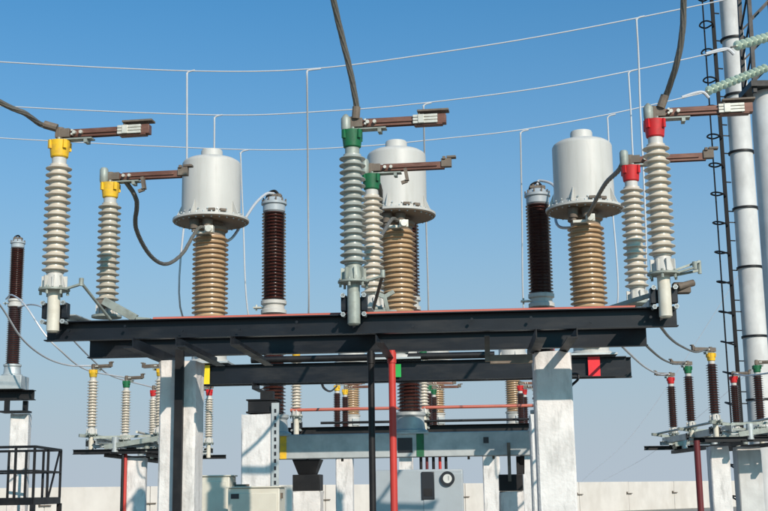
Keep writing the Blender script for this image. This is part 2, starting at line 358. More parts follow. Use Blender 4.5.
def pivot_post(loc, rz, label, capm, porm, armyaw=0., armk=1., group=None, detail=1, side=1, tubem='paint_cream', arm_kind='jaw', term='block', armm='copper_arm', srad=.112, nsh=16):
    """post insulator turning on a pivot tube clamped to the face of the beam; foot = lower end of the tube"""
    t = thing('pivot_post_insulator', label, 'insulator', loc, rz, group)
    MB().lathe([(.040, 0), (.054, .012), (.054, .35), (.048, .352)], 20).build('pivot_tube', tubem, t)
    h = MB().box((-.085, .062, .19), (.05, .085, .13)).box((.085, .062, .19), (.05, .085, .13)).box((0, .085, .19), (.16, .045, .11))
    h.build('bearing_clamp', 'dark_steel', t, bevel=.004)
    b = MB()
    for sx in (-1, 1):
        for zz in (.09, .25): b.cyl((sx * .088, -.03, zz), (sx * .088, .1, zz), .014, n=8); b.cyl((sx * .088, -.03, zz), (sx * .088, -.012, zz), .021, n=6)
    b.build('clamp_bolts', 'galvanised', t)
    fl = MB().lathe([(.10, .350), (.132, .356), (.132, .372), (.10, .376)], 24)
    for k in range(6):
        q = k * math.pi / 3 + .3; fl.cyl((.112 * math.cos(q), .112 * math.sin(q), .318), (.112 * math.cos(q), .112 * math.sin(q), .39), .012, n=6)
    fl.build('base_flange', 'galvanised_green' if tubem == 'paint_cream' else tubem, t)
    bell(.376, .51, .092, .068).build('base_bell', tubem if tubem != 'paint_cream' else 'tank_white', t)
    MB().lathe(sheds(nsh, .51, 1.465, .077, srad), 36).build('porcelain', porm, t)
    MB().lathe([(.062, 1.45), (.062, 1.53), (.05, 1.53)], 20).build('neck', tubem if tubem != 'paint_cream' else 'tank_white', t)
    cap(t, 1.525, .082, capm)
    # terminal head
    MB().cyl((0, 0, 1.67), (0, 0, 1.80), .035, n=12).box((.03, .01, 1.745), (.13, .09, .08), armyaw).build('terminal_head', 'rusty_steel', t, bevel=.004)
    if term == 'cup': MB().lathe([(.038, 1.68), (.042, 1.70), (.042, 1.78), (.03, 1.80), (.012, 1.82)], 16, (-.05, -.03, 0)).build('terminal_cup', 'galvanised_green', t)
    arm(t, 0, arm_kind, armyaw, 1.745, armm, armk)
    if detail:
        lv = MB().bar((side * .10, -.02, .365), (side * .25, -.05, .40), .03, .016).cyl((side * .25, -.05, .385), (side * .25, -.05, .45), .02, n=10)
        lv.build('lever', 'galvanised_green', t)
    return t
def plate_post(loc, rz, label, capm, porm, armyaw=0., group=None, arm_kind='hook', detail=1, dangle=True, nsh=16):
    """post insulator bolted on a flat plate; foot = underside of the plate"""
    t = thing('post_insulator', label, 'insulator', loc, rz, group)
    MB().lathe([(.145, 0), (.145, .022), (.10, .03)], 24).build('base_plate', 'galvanised_green', t)
    bell(.03, .155, .092, .066).build('base_bell', 'tank_white', t)
    MB().lathe(sheds(nsh, .155, 1.14, .077, .112), 36).build('porcelain', porm, t)
    MB().lathe([(.062, 1.13), (.062, 1.20), (.05, 1.20)], 20).build('neck', 'tank_white', t)
    cap(t, 1.195, .082, capm)
    MB().cyl((0, 0, 1.34), (0, 0, 1.46), .035, n=12).box((.03, .01, 1.415), (.13, .09, .075), armyaw).build('terminal_head', 'rusty_steel', t, bevel=.004)
    MB().lathe([(.036, 1.35), (.042, 1.37), (.042, 1.48), (.03, 1.50)], 16, (-.06, -.03, 0)).build('terminal_cup', 'galvanised_green', t)
    ar = arm(t, 0, arm_kind, armyaw, 1.415)
    if dangle:
        MB().bar((.34, -.03, -.03), (.36, -.03, -.15), .03, .06).bar((.36, -.03, -.15), (.30, -.03, -.17), .03, .03).build('latch_plate', 'rusty_steel', ar)
    if detail == 2:
        MB().bar((.16, -.2, -.04), (.13, -.22, .10), .035, .05).bar((.13, -.22, .10), (.04, -.22, .14), .03, .04).bar((.13, -.22, .10), (.22, -.22, .15), .03, .04).bar((.02, -.2, -.03), (.24, -.2, -.04), .05, .03).build('crank_bracket', 'galvanised_green', t, bevel=.004)
    if detail == 1:
        MB().bar((.03, -.20, .135), (.36, -.24, -.05), .05, .075).bar((.36, -.24, -.06), (.50, -.24, -.075), .05, .05).build('earthing_lever', 'galvanised_green', t, bevel=.004)
        MB().box((.03, -.16, .12), (.12, .12, .05)).bar((.0, -.16, .12), (.0, 0, .06), .05, .04).build('lever_hinge', 'rusty_steel', t, bevel=.004)
    return t
PA = 2.562
pivot_post(B(-PA, 0, 3.0), -PSI, 'cream post insulator with yellow cap, hanging pivot tube and silver-tipped arm', 'paint_yellow', 'porcelain_cream', -.07)
pivot_post(B(0, 0, 3.0), -PSI, 'grey-green post insulator with dark green cap, hanging pivot tube and silver-tipped arm', 'paint_green', 'porcelain_greygreen', -.07, tubem='galvanised_green', term='cup')
pivot_post(B(PA, 0, 3.0), -PSI, 'cream post insulator with red cap, hanging pivot tube and silver-tipped arm', 'paint_red', 'porcelain_cream', -.07, term='cup')
plate_post(B(-PA, 1.5, 3.335), -PSI, 'ochre-grey post insulator with yellow cap bolted on a flat base plate', 'paint_yellow', 'porcelain_ochre', -.06)
plate_post(B(.04, 1.5, 3.335), -PSI, 'cream post insulator with green cap in front of a white tank', 'paint_green', 'porcelain_cream', -.06, detail=2)
plate_post(B(PA - .01, 1.5, 3.335), -PSI, 'cream post insulator with red cap bolted on a flat base plate', 'paint_red', 'porcelain_cream', -.06, detail=0, dangle=False)
# coupling rods from each lever down to the frame
wire('coupling_rod', 'thin steel rod slanting from the yellow-capped pivot post to the beam', 'rod', [B(-PA + .25, -.05, 3.41), B(-PA + .36, .45, 3.16)], .013, 'galvanised_green', sm=0)
wire('coupling_rod', 'thin steel rod slanting from the green-capped pivot post to the beam', 'rod', [B(.25, -.05, 3.41), B(.10, .6, 3.17)], .015, 'rusty_steel', sm=0)
cr_ = thing('crank_linkage', 'forked crank arm and lever rod on the red-capped pivot post', 'linkage', B(PA, 0, 3.36), -PSI)
MB().bar((.10, -.02, .03), (.30, .0, .10), .03, .018).bar((.10, .0, -.01), (.30, .03, .03), .03, .018).cyl((.30, .02, .0), (.30, .02, .11), .016, n=8).build('fork', 'galvanised_green', cr_)
MB().bar((.02, .10, -.12), (-.42, .55, -.20), .03, .035).build('lever_rod', 'galvanised_green', cr_)
MB().box((.16, .12, -.10), (.14, .10, .09)).cyl((.12, .05, -.10), (.26, .10, -.06), .03, n=10).build('hinge_block', 'rusty_steel', cr_, bevel=.006)

# drive rods
def dr(a0, a1, x): return [B(a0, .26, 3.128), B(a1, .26, 3.128)]
wire('drive_rod', 'salmon red drive rod lying along the top of the dark beam', 'rod', [B(-1.75, .196, 3.112), B(2.35, .196, 3.112)], .026, 'rod_salmon', sm=0, n=12)
def shaft(px_, y0, b, wdt, material, label, z1, round_=True):
    a, _ = AB(px_, y0, b); loc = B(a, b, 0)
    m_ = MB()
    if round_: m_.tube([(0, 0, 0), (0, 0, z1)], wdt / 2, 14)
    else: m_.box((0, 0, z1 / 2), (wdt, .05, z1))
    t = thing('drive_shaft', label, 'pole', loc, -PSI)
    m_.build('tube', material, t)
    for zc in (z1 - .12, 1.1) if round_ else ():
        MB().cyl((0, 0, zc), (0, 0, zc + .1), wdt * .62, n=14).build('coupling', 'black_steel' if material != 'pole_red' else 'pole_red', t)
    return t
shaft(371.5, 400, 1.38, .062, 'black_steel', 'thin black vertical drive shaft beside the bright red pole', 2.94)
shaft(392.5, 400, 1.38, .068, 'pole_red', 'bright red vertical drive pole hanging below the double beam', 2.94)
s_ = shaft(178.5, 430, .84, .075, 'black_steel', 'dark flat upright pole running down the whitewashed column', 2.93, False)

# ------------------------------------------------------------------ current transformer row
CB = 6.15
tb = thing('transformer_beam', 'dark steel beam with yellow, green and red phase marks under the white tanks', 'beam', B(0, CB, 2.9), -PSI)
T = lambda a, b, z: (a, b - CB, z - 2.9)
MB().extrude(iprof(.12, .255, .012), T(-2.80, CB - .12, 3.195), T(2.99, CB - .12, 3.195)).build('front_girder', 'dark_steel', tb)
MB().extrude(iprof(.12, .27, .012), T(-2.80, CB + .16, 3.205), T(3.09, CB + .16, 3.205)).build('rear_girder', 'dark_steel', tb)
MB().tube([T(-1.95, CB - .20, 3.375), T(1.28, CB - .20, 3.375)], .045, 14).build('cable_conduit', 'black_steel', tb)
for (x0, x1, y, mt) in ((203, 209.5, 372, 'mark_yellow'), (392.5, 401, 370, 'mark_green'), (588, 600, 361, 'mark_red')):
    a0, z = AB(x0, y, CB - .20); a1, _ = AB(x1, y, CB - .20)
    MB().box(T((a0 + a1) / 2, CB - .183, 3.195), (a1 - a0, .006, .252 if mt != 'mark_green' else .17)).build('phase_mark', mt, tb)
for a in (-PA, 0, PA): MB().box(T(a, CB, 3.352), (.62, .56, .024)).build('mounting_plate', 'galvanised', tb)
for a in (-1.93, 1.78): MB().extrude(lprof(.1, .01), T(a, CB - .25, 2.985), T(a, CB + .3, 2.985)).build('under_bracket', 'dark_steel', tb)

def make_ct(label, group, loc, rz, cable=True):
    t = thing('current_transformer', label, 'transformer', loc, rz, group)       # foot = underside of base, z 0
    bs = MB().lathe([(.27, 0), (.27, .03), (.235, .05), (.235, .34), (.26, .36), (.26, .39), (.22, .39)], 36).build('base_tank', 'tank_white', t)
    MB().box((0, -.24, .17), (.22, .06, .2)).build('terminal_box', 'galvanised', bs, bevel=.006)
    MB().lathe(sheds(20, .39, 1.74, .205, .247), 48).build('porcelain', 'porcelain_tan', t)
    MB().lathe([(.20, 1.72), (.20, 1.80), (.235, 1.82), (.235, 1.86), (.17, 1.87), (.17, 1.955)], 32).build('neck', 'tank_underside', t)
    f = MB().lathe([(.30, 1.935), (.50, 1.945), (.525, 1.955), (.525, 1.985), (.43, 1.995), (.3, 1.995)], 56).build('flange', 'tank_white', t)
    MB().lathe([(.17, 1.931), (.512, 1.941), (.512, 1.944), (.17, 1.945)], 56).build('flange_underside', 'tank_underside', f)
    b = MB()
    for k in range(28):
        q = k * 2 * math.pi / 28; b.cyl((.475 * math.cos(q), .475 * math.sin(q), 1.925), (.475 * math.cos(q), .475 * math.sin(q), 2.015), .012, n=6)
    b.build('flange_bolts', 'galvanised', f)
    tk = MB().lathe([(.418, 1.99), (.418, 2.03), (.405, 2.04), (.405, 2.72), (.402, 2.735), (.388, 2.757), (.34, 2.785), (.20, 2.82), (.155, 2.83), (.15, 2.84), (.15, 2.905), (.14, 2.925), (.10, 2.935)], 64).build('tank', 'tank_white', t)
    b = MB()
    for k in range(20):
        q = k * 2 * math.pi / 20 + .1; b.cyl((.40 * math.cos(q), .40 * math.sin(q), 2.06), (.422 * math.cos(q), .422 * math.sin(q), 2.06), .011, n=6)
    b.build('tank_rivets', 'galvanised', tk)
    for q in (-1.95, -.55, -3.1, 1.2):
        c_, s_, c2, s2 = math.cos(q), math.sin(q), math.cos(q + .03), math.sin(q + .03)
        MB().add([(.41 * c_, .41 * s_, 2.18), (.41 * c_, .41 * s_, 1.995), (.50 * c_, .50 * s_, 1.995), (.41 * c2, .41 * s2, 2.18), (.41 * c2, .41 * s2, 1.995), (.50 * c2, .50 * s2, 1.995)],
                 [(0, 1, 2), (5, 4, 3), (0, 2, 5, 3), (0, 3, 4, 1)]).build('gusset', 'tank_white', tk)
    MB().box((.10, -.42, 2.035), (.09, .05, .035)).build('lifting_lug', 'rusty_steel', tk, bevel=.006); MB().box((.24, -.36, 2.035), (.09, .05, .035), .5).build('lifting_lug', 'rusty_steel', tk, bevel=.006)
    c = MB()
    for x in (-.16, .02): c.cyl((x, -.30, 1.93), (x, -.30, 1.80), .075, .06, 14); c.cyl((x, -.30, 1.80), (x, -.30, 1.76), .04, n=12)
    c.build('primary_bushing', 'rusty_steel', t)
    MB().box((.06, -.37, 1.77), (.12, .10, .10)).cyl((.06, -.45, 1.77), (.06, -.36, 1.77), .05, n=12).box((-.08, -.33, 1.74), (.18, .05, .04)).build('clamp', 'contact_silver', t, bevel=.006)
    return t
ct1 = make_ct('white drum-topped current transformer on tan porcelain, beside the yellow mark', 'white current transformers', B(-PA, CB, 3.365), -PSI)
for a, lb, rz in ((.02, 'white drum-topped current transformer on tan porcelain, behind the green-capped posts', .12), (PA, 'white drum-topped current transformer on tan porcelain, beside the red mark', -.08)):
    c = copy_tree(ct1); c.location = B(a, CB, 3.365); c.rotation_euler.z = -PSI + rz; c['label'] = lb
    for ch in c.children:
        if ch.name.startswith('tank'): k_ = 1.095 if a < 1 else 1.15; ch.scale.z = k_; ch.location.z = 1.99 * (1 - k_)
for ch in ct1.children:
    if ch.name.startswith('tank'): ch.scale.z = 1.057; ch.location.z = 1.99 * (1 - 1.057)

def steel_head(a, b, z0, z1, wdt, label, gusset=True):
    t = thing('column_bracket', label, 'bracket', B(a, b, z0), -PSI)
    h = z1 - z0
    MB().box((0, 0, h * .28), (wdt, wdt * .9, h * .55)).box((0, 0, .012), (wdt * 1.12, wdt, .024)).box((0, 0, h * .55 + .01), (wdt * 1.12, wdt, .02)).build('seat', 'black_steel', t, bevel=.006)
    if gusset: MB().extrude([(-.05, 0), (.10, 0), (.10, h * .42), (-.05, h * .42)], (-wdt * .1, 0, h * .57), (wdt * .35, 0, h * .57)).build('gusset', 'black_steel', t)
    return t
a_, z_ = AB(260.5, 414, CB); column(a_, CB, .44, .42, z_, 'whitewashed concrete column with a perforated metal strip, behind the beige cabinets')
steel_head(a_ + .05, CB, z_ + .002, 2.972, .38, 'black steel bracket between the perforated-strip column and the marked beam')
ps = thing('perforated_strip', 'galvanised perforated cable strip fixed to a whitewashed column', 'cable tray', B(AB(275, 450, CB - .25)[0], CB - .235, 1.1), -PSI)
hm = MB(); hm.box((0, 0, .85), (.10, .006, 1.7)).build('strip', 'galvanised', ps)
for k in range(16): MB().box((0, -.004, .2 + k * .093), (.028, .004, .05)).build('slot', 'label_dark', ps)
a_, z_ = AB(546, 414, CB); column(a_, CB, .44, .42, z_, 'whitewashed concrete column mostly hidden behind the plain smooth column')
steel_head(a_ + .05, CB, z_ + .002, 2.972, .38, 'black steel bracket between the half-hidden column and the marked beam')

# ------------------------------------------------------------------ circuit breaker
KB = 7.6
def breaker_pole(loc, label, group, rz=-PSI):
    t = thing('breaker_pole', label, 'breaker pole', loc, rz, group)       # foot z=0 at top of frame
    MB().lathe([(.26, 0), (.26, .03), (.22, .05), (.20, .22), (.225, .25), (.225, .29), (.17, .30)], 32).build('base_housing', 'galvanised', t)
    MB().lathe(sheds(29, .30, 1.77, .148, .184), 40).build('lower_porcelain', 'porcelain_brown', t)
    fl = MB().lathe([(.15, 1.76), (.19, 1.78), (.19, 1.83), (.16, 1.85), (.16, 1.90), (.19, 1.92), (.19, 1.97), (.15, 1.98)], 32).build('middle_flange', 'tank_white', t)
    MB().box((-.22, 0, 1.875), (.16, .12, .02)).cyl((-.26, 0, 1.83), (-.26, 0, 1.92), .014, n=6).build('terminal_plate', 'contact_silver', fl)
    MB().lathe(sheds(27, 1.98, 3.32, .148, .182), 40).build('upper_porcelain', 'porcelain_brown', t)
    h = MB().lathe([(.15, 3.31), (.168, 3.33), (.168, 3.42), (.192, 3.435), (.192, 3.47), (.17, 3.48), (.15, 3.51), (.12, 3.54), (.09, 3.545)], 32).build('head', 'cabinet_grey', t)
    b = MB()
    for k in range(10):
        q = k * math.pi / 5; b.cyl((.177 * math.cos(q), .177 * math.sin(q), 3.435), (.177 * math.cos(q), .177 * math.sin(q), 3.52), .012, n=6)
    b.build('head_bolts', 'rusty_steel', h)
    MB().tube(smooth([(-.11, -.02, 3.53), (-.08, -.02, 3.61), (.0, -.02, 3.645), (.05, -.02, 3.61), (.07, -.02, 3.54)], 5), .022, 8).build('lifting_eye', 'matte_black', t)
    MB().box((0, -.02, 3.575), (.22, .09, .04)).cyl((-.06, -.02, 3.55), (-.06, -.02, 3.62), .025, n=8).box((.09, -.02, 3.56), (.06, .11, .05)).build('terminal', 'rusty_steel', t, bevel=.006)
    return t
BZ = 2.452
bp1 = breaker_pole(B(-1.92, KB, BZ), 'dark brown two-tier breaker pole with grey head, beside the yellow-marked tank', 'breaker poles on the grey frame')
for a, lb in ((.07, 'dark brown two-tier breaker pole half hidden behind the middle white tank'), (2.02, 'dark brown two-tier breaker pole beside the red-marked tank')):
    c = copy_tree(bp1); c.location = B(a, KB, BZ); c['label'] = lb
bf = thing('breaker_girder', 'galvanised grey box girder under the brown breaker poles, with colour bands', 'girder', B(0, KB, 2.10), -PSI)
G = lambda a, b, z: (a, b - KB, z - 2.10)
MB().box(G(.05, KB - .1, 2.275), (4.5, .30, .345)).build('girder', 'galvanised', bf, bevel=.012)
for a in (-1.92, .07, 2.02):
    MB().box(G(a, KB, 2.44), (.56, .56, .022)).build('pole_plate', 'galvanised', bf)
for (x0, x1, mt) in ((280, 286.5, 'paint_yellow'), (416.5, 424, 'paint_green')):
    a0, _ = AB(x0, 445, KB - .25); a1, _ = AB(x1, 445, KB - .25)
    MB().box(G((a0 + a1) / 2, KB - .254, 2.275), (a1 - a0, .008, .335)).build('phase_band', mt, bf)
MB().box(G(2.02 + .1, KB - .254, 2.275), (.1, .008, .335)).build('phase_band', 'paint_red', bf)
for (x0, x1) in ((397.5, 412.5),):
    a0, _ = AB(x0, 447, KB - .25); a1, _ = AB(x1, 447, KB - .25)
    MB().box(G((a0 + a1) / 2, KB - .252, 2.27), (a1 - a0, .008, .21)).build('access_opening', 'label_dark', bf, bevel=.003)
a0, z0 = AB(486, 440, KB - .25); MB().box(G(a0, KB - .252, z0), (.075, .008, .085)).build('small_opening', 'label_dark', bf)
for k, (px_, mt) in enumerate(((421, 'black_steel'), (427, 'pole_maroon'), (433.5, 'black_steel'), (440, 'pole_red'), (446, 'black_steel'))):
    a0, _ = AB(px_, 462, KB - .1); MB().cyl(G(a0, KB - .12, 1.9), G(a0, KB - .12, 2.12), .022, n=10).build('conduit', mt, bf)
for a in (-1.4, -.9, .9, 1.25): MB().cyl(G(a, KB - .15, 2.06), G(a, KB - .15, 2.105), .02, n=6).build('bolt', 'rusty_steel', bf)
for px_, lb, w_ in ((308, 'concrete pier under the grey girder, with flared black bracket on top', .40), (511, 'whitewashed concrete pier under the grey girder, with a black cap block', .34)):
    a_, z_ = AB(px_, 491, KB); column(a_, KB, w_, .40, z_, lb)
    t = thing('pier_cap', 'flared black steel seat joining a pier to the grey girder' if px_ < 400 else 'square black steel seat with upright bar on a whitewashed pier', 'bracket', B(a_, KB, z_ + .002), -PSI)
    h = 2.098 - z_ - .004
    MB().box((0, 0, .115), (w_ * .98, .38, .23)).build('seat_block', 'black_steel', t, bevel=.008)
    if px_ < 400: MB().add([(-.12, -.15, .232), (.12, -.15, .232), (.12, .15, .232), (-.12, .15, .232), (-.2, -.2, h), (.2, -.2, h), (.2, .2, h), (-.2, .2, h)], [(3, 2, 1, 0), (4, 5, 6, 7), (0, 1, 5, 4), (1, 2, 6, 5), (2, 3, 7, 6), (3, 0, 4, 7)]).build('flare', 'black_steel', t)
    else:
        MB().box((-.02, -.28, h * .62 + .1), (.045, .05, h * .9 + .1)).build('upright_bar', 'rusty_steel', t)
        MB().extrude([(0, .232), (.0, h), (.2, h)], (.14, .0, 0), (.20, .0, 0)).box((.14, 0, (h + .232) / 2), (.10, .2, h - .232)).build('gusset', 'black_steel', t)
# control cabinet of the breaker
cz = AB(440, 469, 6.75)[1]; c0 = AB(375, 480, 6.75)[0]; c1 = AB(463, 480, 6.75)[0]
cb = thing('control_cabinet', 'grey breaker control cabinet with dark window and round gauge', 'cabinet', B((c0 + c1) / 2, 6.75 + .25, .55), -PSI)
ch = cz - .55; cw = c1 - c0
MB().box((0, 0, ch / 2), (cw, .5, ch)).build('body', 'cabinet_grey', cb, bevel=.018)
MB().box((cw * .27, -.256, ch / 2 - .02), (cw * .44, .012, ch - .08)).build('door', 'cabinet_grey', cb, bevel=.006)
wa_, wz = AB(428, 485.5, 6.75); dx = wa_ - (c0 + c1) / 2
wn = MB().box((dx, -.268, wz - .55), (.175, .014, .37)).build('window', 'label_dark', cb, bevel=.01)
MB().box((dx, -.277, wz - .55 - .09), (.12, .004, .10)).build('glass_pane', 'black_steel', wn)
da, dz = AB(447.5, 478.5, 6.75); dx = da - (c0 + c1) / 2
dg = MB().cyl((dx, -.26, dz - .55), (dx, -.30, dz - .55), .098, n=28).build('gauge', 'label_dark', cb)
MB().cyl((dx, -.30, dz - .55), (dx, -.304, dz - .55), .06, n=24).build('gauge_face', 'dial_face', dg)
MB().box((dx + .015, -.306, dz - .545), (.006, .002, .06)).build('gauge_needle', 'label_dark', dg)
for sx in (-1, 1): MB().box((sx * (cw / 2 - .08), 0, -.27), (.08, .08, .56)).build('leg', 'galvanised', cb)
# beige cabinets
def beige(x0, x1, ytop, b, label, plate):
    a0, z1 = AB(x0, ytop, b); a1, _ = AB(x1, ytop, b); wd_ = a1 - a0
    t = thing('junction_cabinet', label, 'cabinet', B((a0 + a1) / 2, b + .22, .0), -PSI)
    z0 = .5
    MB().box((0, 0, (z0 + z1) / 2), (wd_, .44, z1 - z0)).build('body', 'cabinet_beige', t, bevel=.012)
    MB().box((0, -.226, (z0 + z1) / 2 - .02), (wd_ - .06, .012, z1 - z0 - .09)).build('door', 'cabinet_beige', t, bevel=.005)
    MB().box((0, 0, z1 + .008), (wd_ + .04, .48, .016)).build('roof', 'cabinet_beige', t, bevel=.004)
    for sx in (-1, 1): MB().box((sx * (wd_ / 2 - .06), 0, .25), (.07, .3, .5)).build('leg', 'galvanised', t)
    if plate:
        MB().box((-wd_ / 2 + .09, -.234, z1 - .10), (.10, .006, .06)).build('name_plate', 'label_dark', t)
        MB().box((wd_ / 2 + .012, -.12, z1 - .10), (.024, .05, .07)).build('hinge', 'rusty_steel', t)
        MB().bar((-wd_ / 2 + .06, -.1, z1 + .03), (-wd_ / 2 + .24, -.1, z1 + .03), .03, .03).bar((-wd_ / 2 + .06, -.1, z1 + .03), (-wd_ / 2 + .06, -.1, z1 + .07), .03, .03).build('handle_bar', 'rusty_steel', t)
    return t
beige(228, 279.5, 488, 5.0, 'beige junction cabinet with a small dark plate and side hinge', True)
beige(200, 229.5, 476.5, 5.9, 'plain beige cabinet, slightly taller, standing against the other cabinet', False)

# ------------------------------------------------------------------ second switch row beyond the breaker
DB = 14.0
d2 = thing('support_frame', 'black beam with red and dark rods above the grey girder', 'steel frame', B(0, DB, 2.6), -PSI)
D = lambda a, b, z: (a, b - DB, z - 2.6)
MB().extrude(iprof(.14, .2, .012), D(-2.75, DB, 2.79), D(2.75, DB, 2.79)).build('beam', 'black_steel', d2)
MB().extrude(iprof(.14, .2, .012), D(-2.75, DB + 1.5, 2.735), D(2.75, DB + 1.5, 2.735)).build('beam', 'black_steel', d2)
za = AB(400, 408, DB - .2)[1]; zb = AB(400, 421.5, DB - .2)[1]
MB().tube([D(-2.6, DB - .2, za), D(2.6, DB - .2, za)], .032, 10).build('red_rod', 'rod_salmon', d2)
MB().tube([D(-2.0, DB - .2, zb), D(2.6, DB - .2, zb)], .026, 10).build('dark_rod', 'black_steel', d2)
for a in (-1.6, 1.6): MB().extrude(cprof(.1, .1, .01), D(a, DB - .1, 2.58), D(a, DB + 1.6, 2.58)).build('cross_member', 'black_steel', d2)
for a in (-2.49, .03, 2.54):
    for s in (-1, 1): pass
    MB().box(D(a, DB - .02, 2.95), (.16, .2, .24)).build('bearing_block', 'galvanised_green', d2)
colr = {-2.49: ('yellow', 'paint_yellow'), .03: ('green', 'paint_green'), 2.54: ('red', 'paint_red')}
for a in (-2.49, .03, 2.54):
    pivot_post(B(a, DB - .15, 2.74), -PSI, 'cream %s-capped post insulator on the black beam beyond the brown breaker poles' % colr[a][0], colr[a][1], 'porcelain_cream', 1.5, detail=0)
for px_ in (342, 492):
    a_, _ = AB(px_, 480, DB + .2); column(a_, DB + .75, .34, .34, 2.525, 'slim whitewashed column under the black beam beyond the breaker', group='slim columns under the far black beam')

# ------------------------------------------------------------------ third rows, far beyond
FB = 26.6
fr = thing('far_transformer_beam', 'far dark beam carrying three small tan transformers', 'beam', B(.9, FB, 3.25), -PSI)
MB().extrude(iprof(.15, .25, .012), (-3.4, 0, .12), (2.75, 0, .12)).build('girder', 'black_steel', fr)
for s in (-1, 1): MB().box((s * 1.9, 0, -1.63), (.36, .36, 3.24)).build('concrete_leg', 'whitewash', fr)
for px_, cl in ((352, 'yellow'), (437, 'green'), (514, 'red')):
    a_, z_ = AB(px_, 411, FB)
    c = copy_tree(ct1); c.location = B(a_, FB, 3.50); c.rotation_euler.z = .5
    c['label'] = 'small far tan and white transformer behind the dark %s-capped posts' % cl; c['group'] = 'far row of transformers'
fd = thing('far_switch_beam', 'far dark beam carrying slim dark capped posts', 'beam', B(.8, 23.9, 2.8), -PSI)
MB().extrude(iprof(.15, .2, .012), (-3.2, -.6, .1), (2.6, -.6, .1)).build('girder', 'black_steel', fd)
MB().extrude(iprof(.15, .2, .012), (-3.2, .8, .1), (2.6, .8, .1)).build('girder', 'black_steel', fd)
for s in (-1, 1): MB().box((s * 1.7, .1, -1.40), (.34, .34, 2.79)).build('concrete_leg', 'whitewash', fd); MB().box((s * 1.7, .1, .04), (.1, 1.7, .07)).build('cross_bar', 'black_steel', fd)
for (p0, p1, cl) in ((337, 345, 'yellow'), (428.5, 433.5, 'green'), (520, 524, 'red')):
    for q, (px_, y_, b_) in enumerate(((p0, 385, 23.3), (p1, 389, 24.7))):
        a_, z_ = AB(px_, y_, b_)
        pivot_post(B(a_, b_, z_ - 1.69), -PSI, 'far slim dark brown post with %s cap seen beyond the grey girder' % cl, 'paint_' + cl, 'porcelain_brown', .0 if q else .3, detail=0, arm_kind='hook', group='far dark capped posts', nsh=20)

# ------------------------------------------------------------------ side switch, left: cream posts in a row away from the viewer
def side_switch(name, label, X0, X1, Ys, zt, porm, sgn, words, flip):
    """posts stand in two rows along world Y; zt = foot height of the pivot tubes"""
    Yc = Ys[1]; fz = zt + .2
    t = thing('side_switch_frame', label, 'steel frame', (X0, Yc, zt), 0)
    ya, yb = Ys[0] - Yc - .35, Ys[2] - Yc + .35; xs = X1 - X0
    for x in (.10 * sgn, xs - .05 * sgn):
        MB().extrude(cprof(.08, .13, .008), (x, ya, .21), (x, yb, .21)).build('rail', 'galvanised', t)
    for y in Ys:
        MB().extrude(cprof(.09, .09, .008), (-.05 * sgn, y - Yc + .08, .14), (xs + .1 * sgn, y - Yc + .08, .14)).build('pole_channel', 'galvanised', t)
        MB().extrude(cprof(.09, .09, .008), (-.05 * sgn, y - Yc - .12, .14), (xs + .1 * sgn, y - Yc - .12, .14)).build('pole_channel', 'galvanised', t)
        MB().bar((-.05 * sgn, y - Yc - .1, .30), (xs, y - Yc + .3, .34), .04, .05).build('coupling_bar', 'galvanised_green', t)
        MB().box((xs * .5, y - Yc + .05, .05), (.16, .22, .09)).build('bearing', 'black_steel', t)
        MB().bar((xs * .15, y - Yc - .22, .10), (xs * .95, y - Yc - .30, .26), .05, .10).build('link_arm', 'galvanised_green', t)
        MB().cyl((xs * .3, y - Yc - .2, -.0), (xs * .3, y - Yc - .2, .30), .07, n=12).build('pivot_housing', 'galvanised', t)
        MB().cyl((xs * .75, y - Yc - .15, -.0), (xs * .75, y - Yc - .15, .26), .06, n=12).build('pivot_housing', 'galvanised_green', t)
        MB().bar((-.30 * sgn, y - Yc - .25, .34), (.25 * sgn, y - Yc + .25, .30), .05, .06).build('crank', 'galvanised_green', t)
    MB().tube([(-.12 * sgn, ya, .36), (-.12 * sgn, yb, .36)], .025, 8).build('drive_rod', 'galvanised_green', t)
    MB().tube([(xs * .6, ya + .2, .40), (xs * .6, yb, .40)], .025, 8).build('drive_rod', 'paint_cream', t)
    for i, y in enumerate((Ys[0] - Yc - .2, Ys[0] - Yc + .55, Ys[2] - Yc)):
        MB().extrude(iprof(.12, .095, .010), (-.45 * sgn if i else -.42 * sgn, y, .03 - .02 * (i == 0)), (xs + .55 * sgn, y, .03 - .02 * (i == 0))).build('cross_beam', 'black_steel', t)
    for x in (xs * .2, xs * .8): MB().extrude(cprof(.09, .08, .008), (x, ya, -.06), (x, yb, -.06)).build('bearer', 'black_steel', t)
    return t
LX = [P(94, 370, 24.8).x, P(127, 380, 27.4).x, P(154, 390, 30).x]; LY = [24.8, 27.4, 30.0]
side_switch('x', 'pale galvanised switch frame carrying cream posts near the railing platform', -5.9, -4.5, LY, 2.48, 'porcelain_cream', 1, '', False)
for i, cl in enumerate(('yellow', 'green', 'red')):
    pivot_post(Vector((LX[i], LY[i] - .05, 2.48)), .15, 'small cream %s-capped post on the outer rail of the pale side frame' % cl, 'paint_' + cl, 'porcelain_cream', -.5, .55, detail=0, armm='rusty_steel', arm_kind='hook', group='cream posts of the side switch')
    pivot_post(Vector((LX[i] + 1.38, LY[i] - .05, 2.48)), .15, 'small cream %s-capped post near the whitewashed column, on the pale side frame' % cl, 'paint_' + cl, 'porcelain_cream', 2.6, .55, detail=0, armm='rusty_steel', arm_kind='hook', group='cream posts of the side switch')
p_ = P(137, 470, 24.95); column(0, 0, .38, .38, 2.38, 'slim whitewashed column beneath the pale frame of cream posts', world=Vector((p_.x, p_.y, 0)), rz=.1)
p_ = P(125, 470, 24.7); wire('drive_shaft', 'thin red upright rod beside a slim column under the cream posts', 'pole', [(p_.x, p_.y, 0), (p_.x, p_.y, 2.44)], .04, 'pole_red', sm=0)
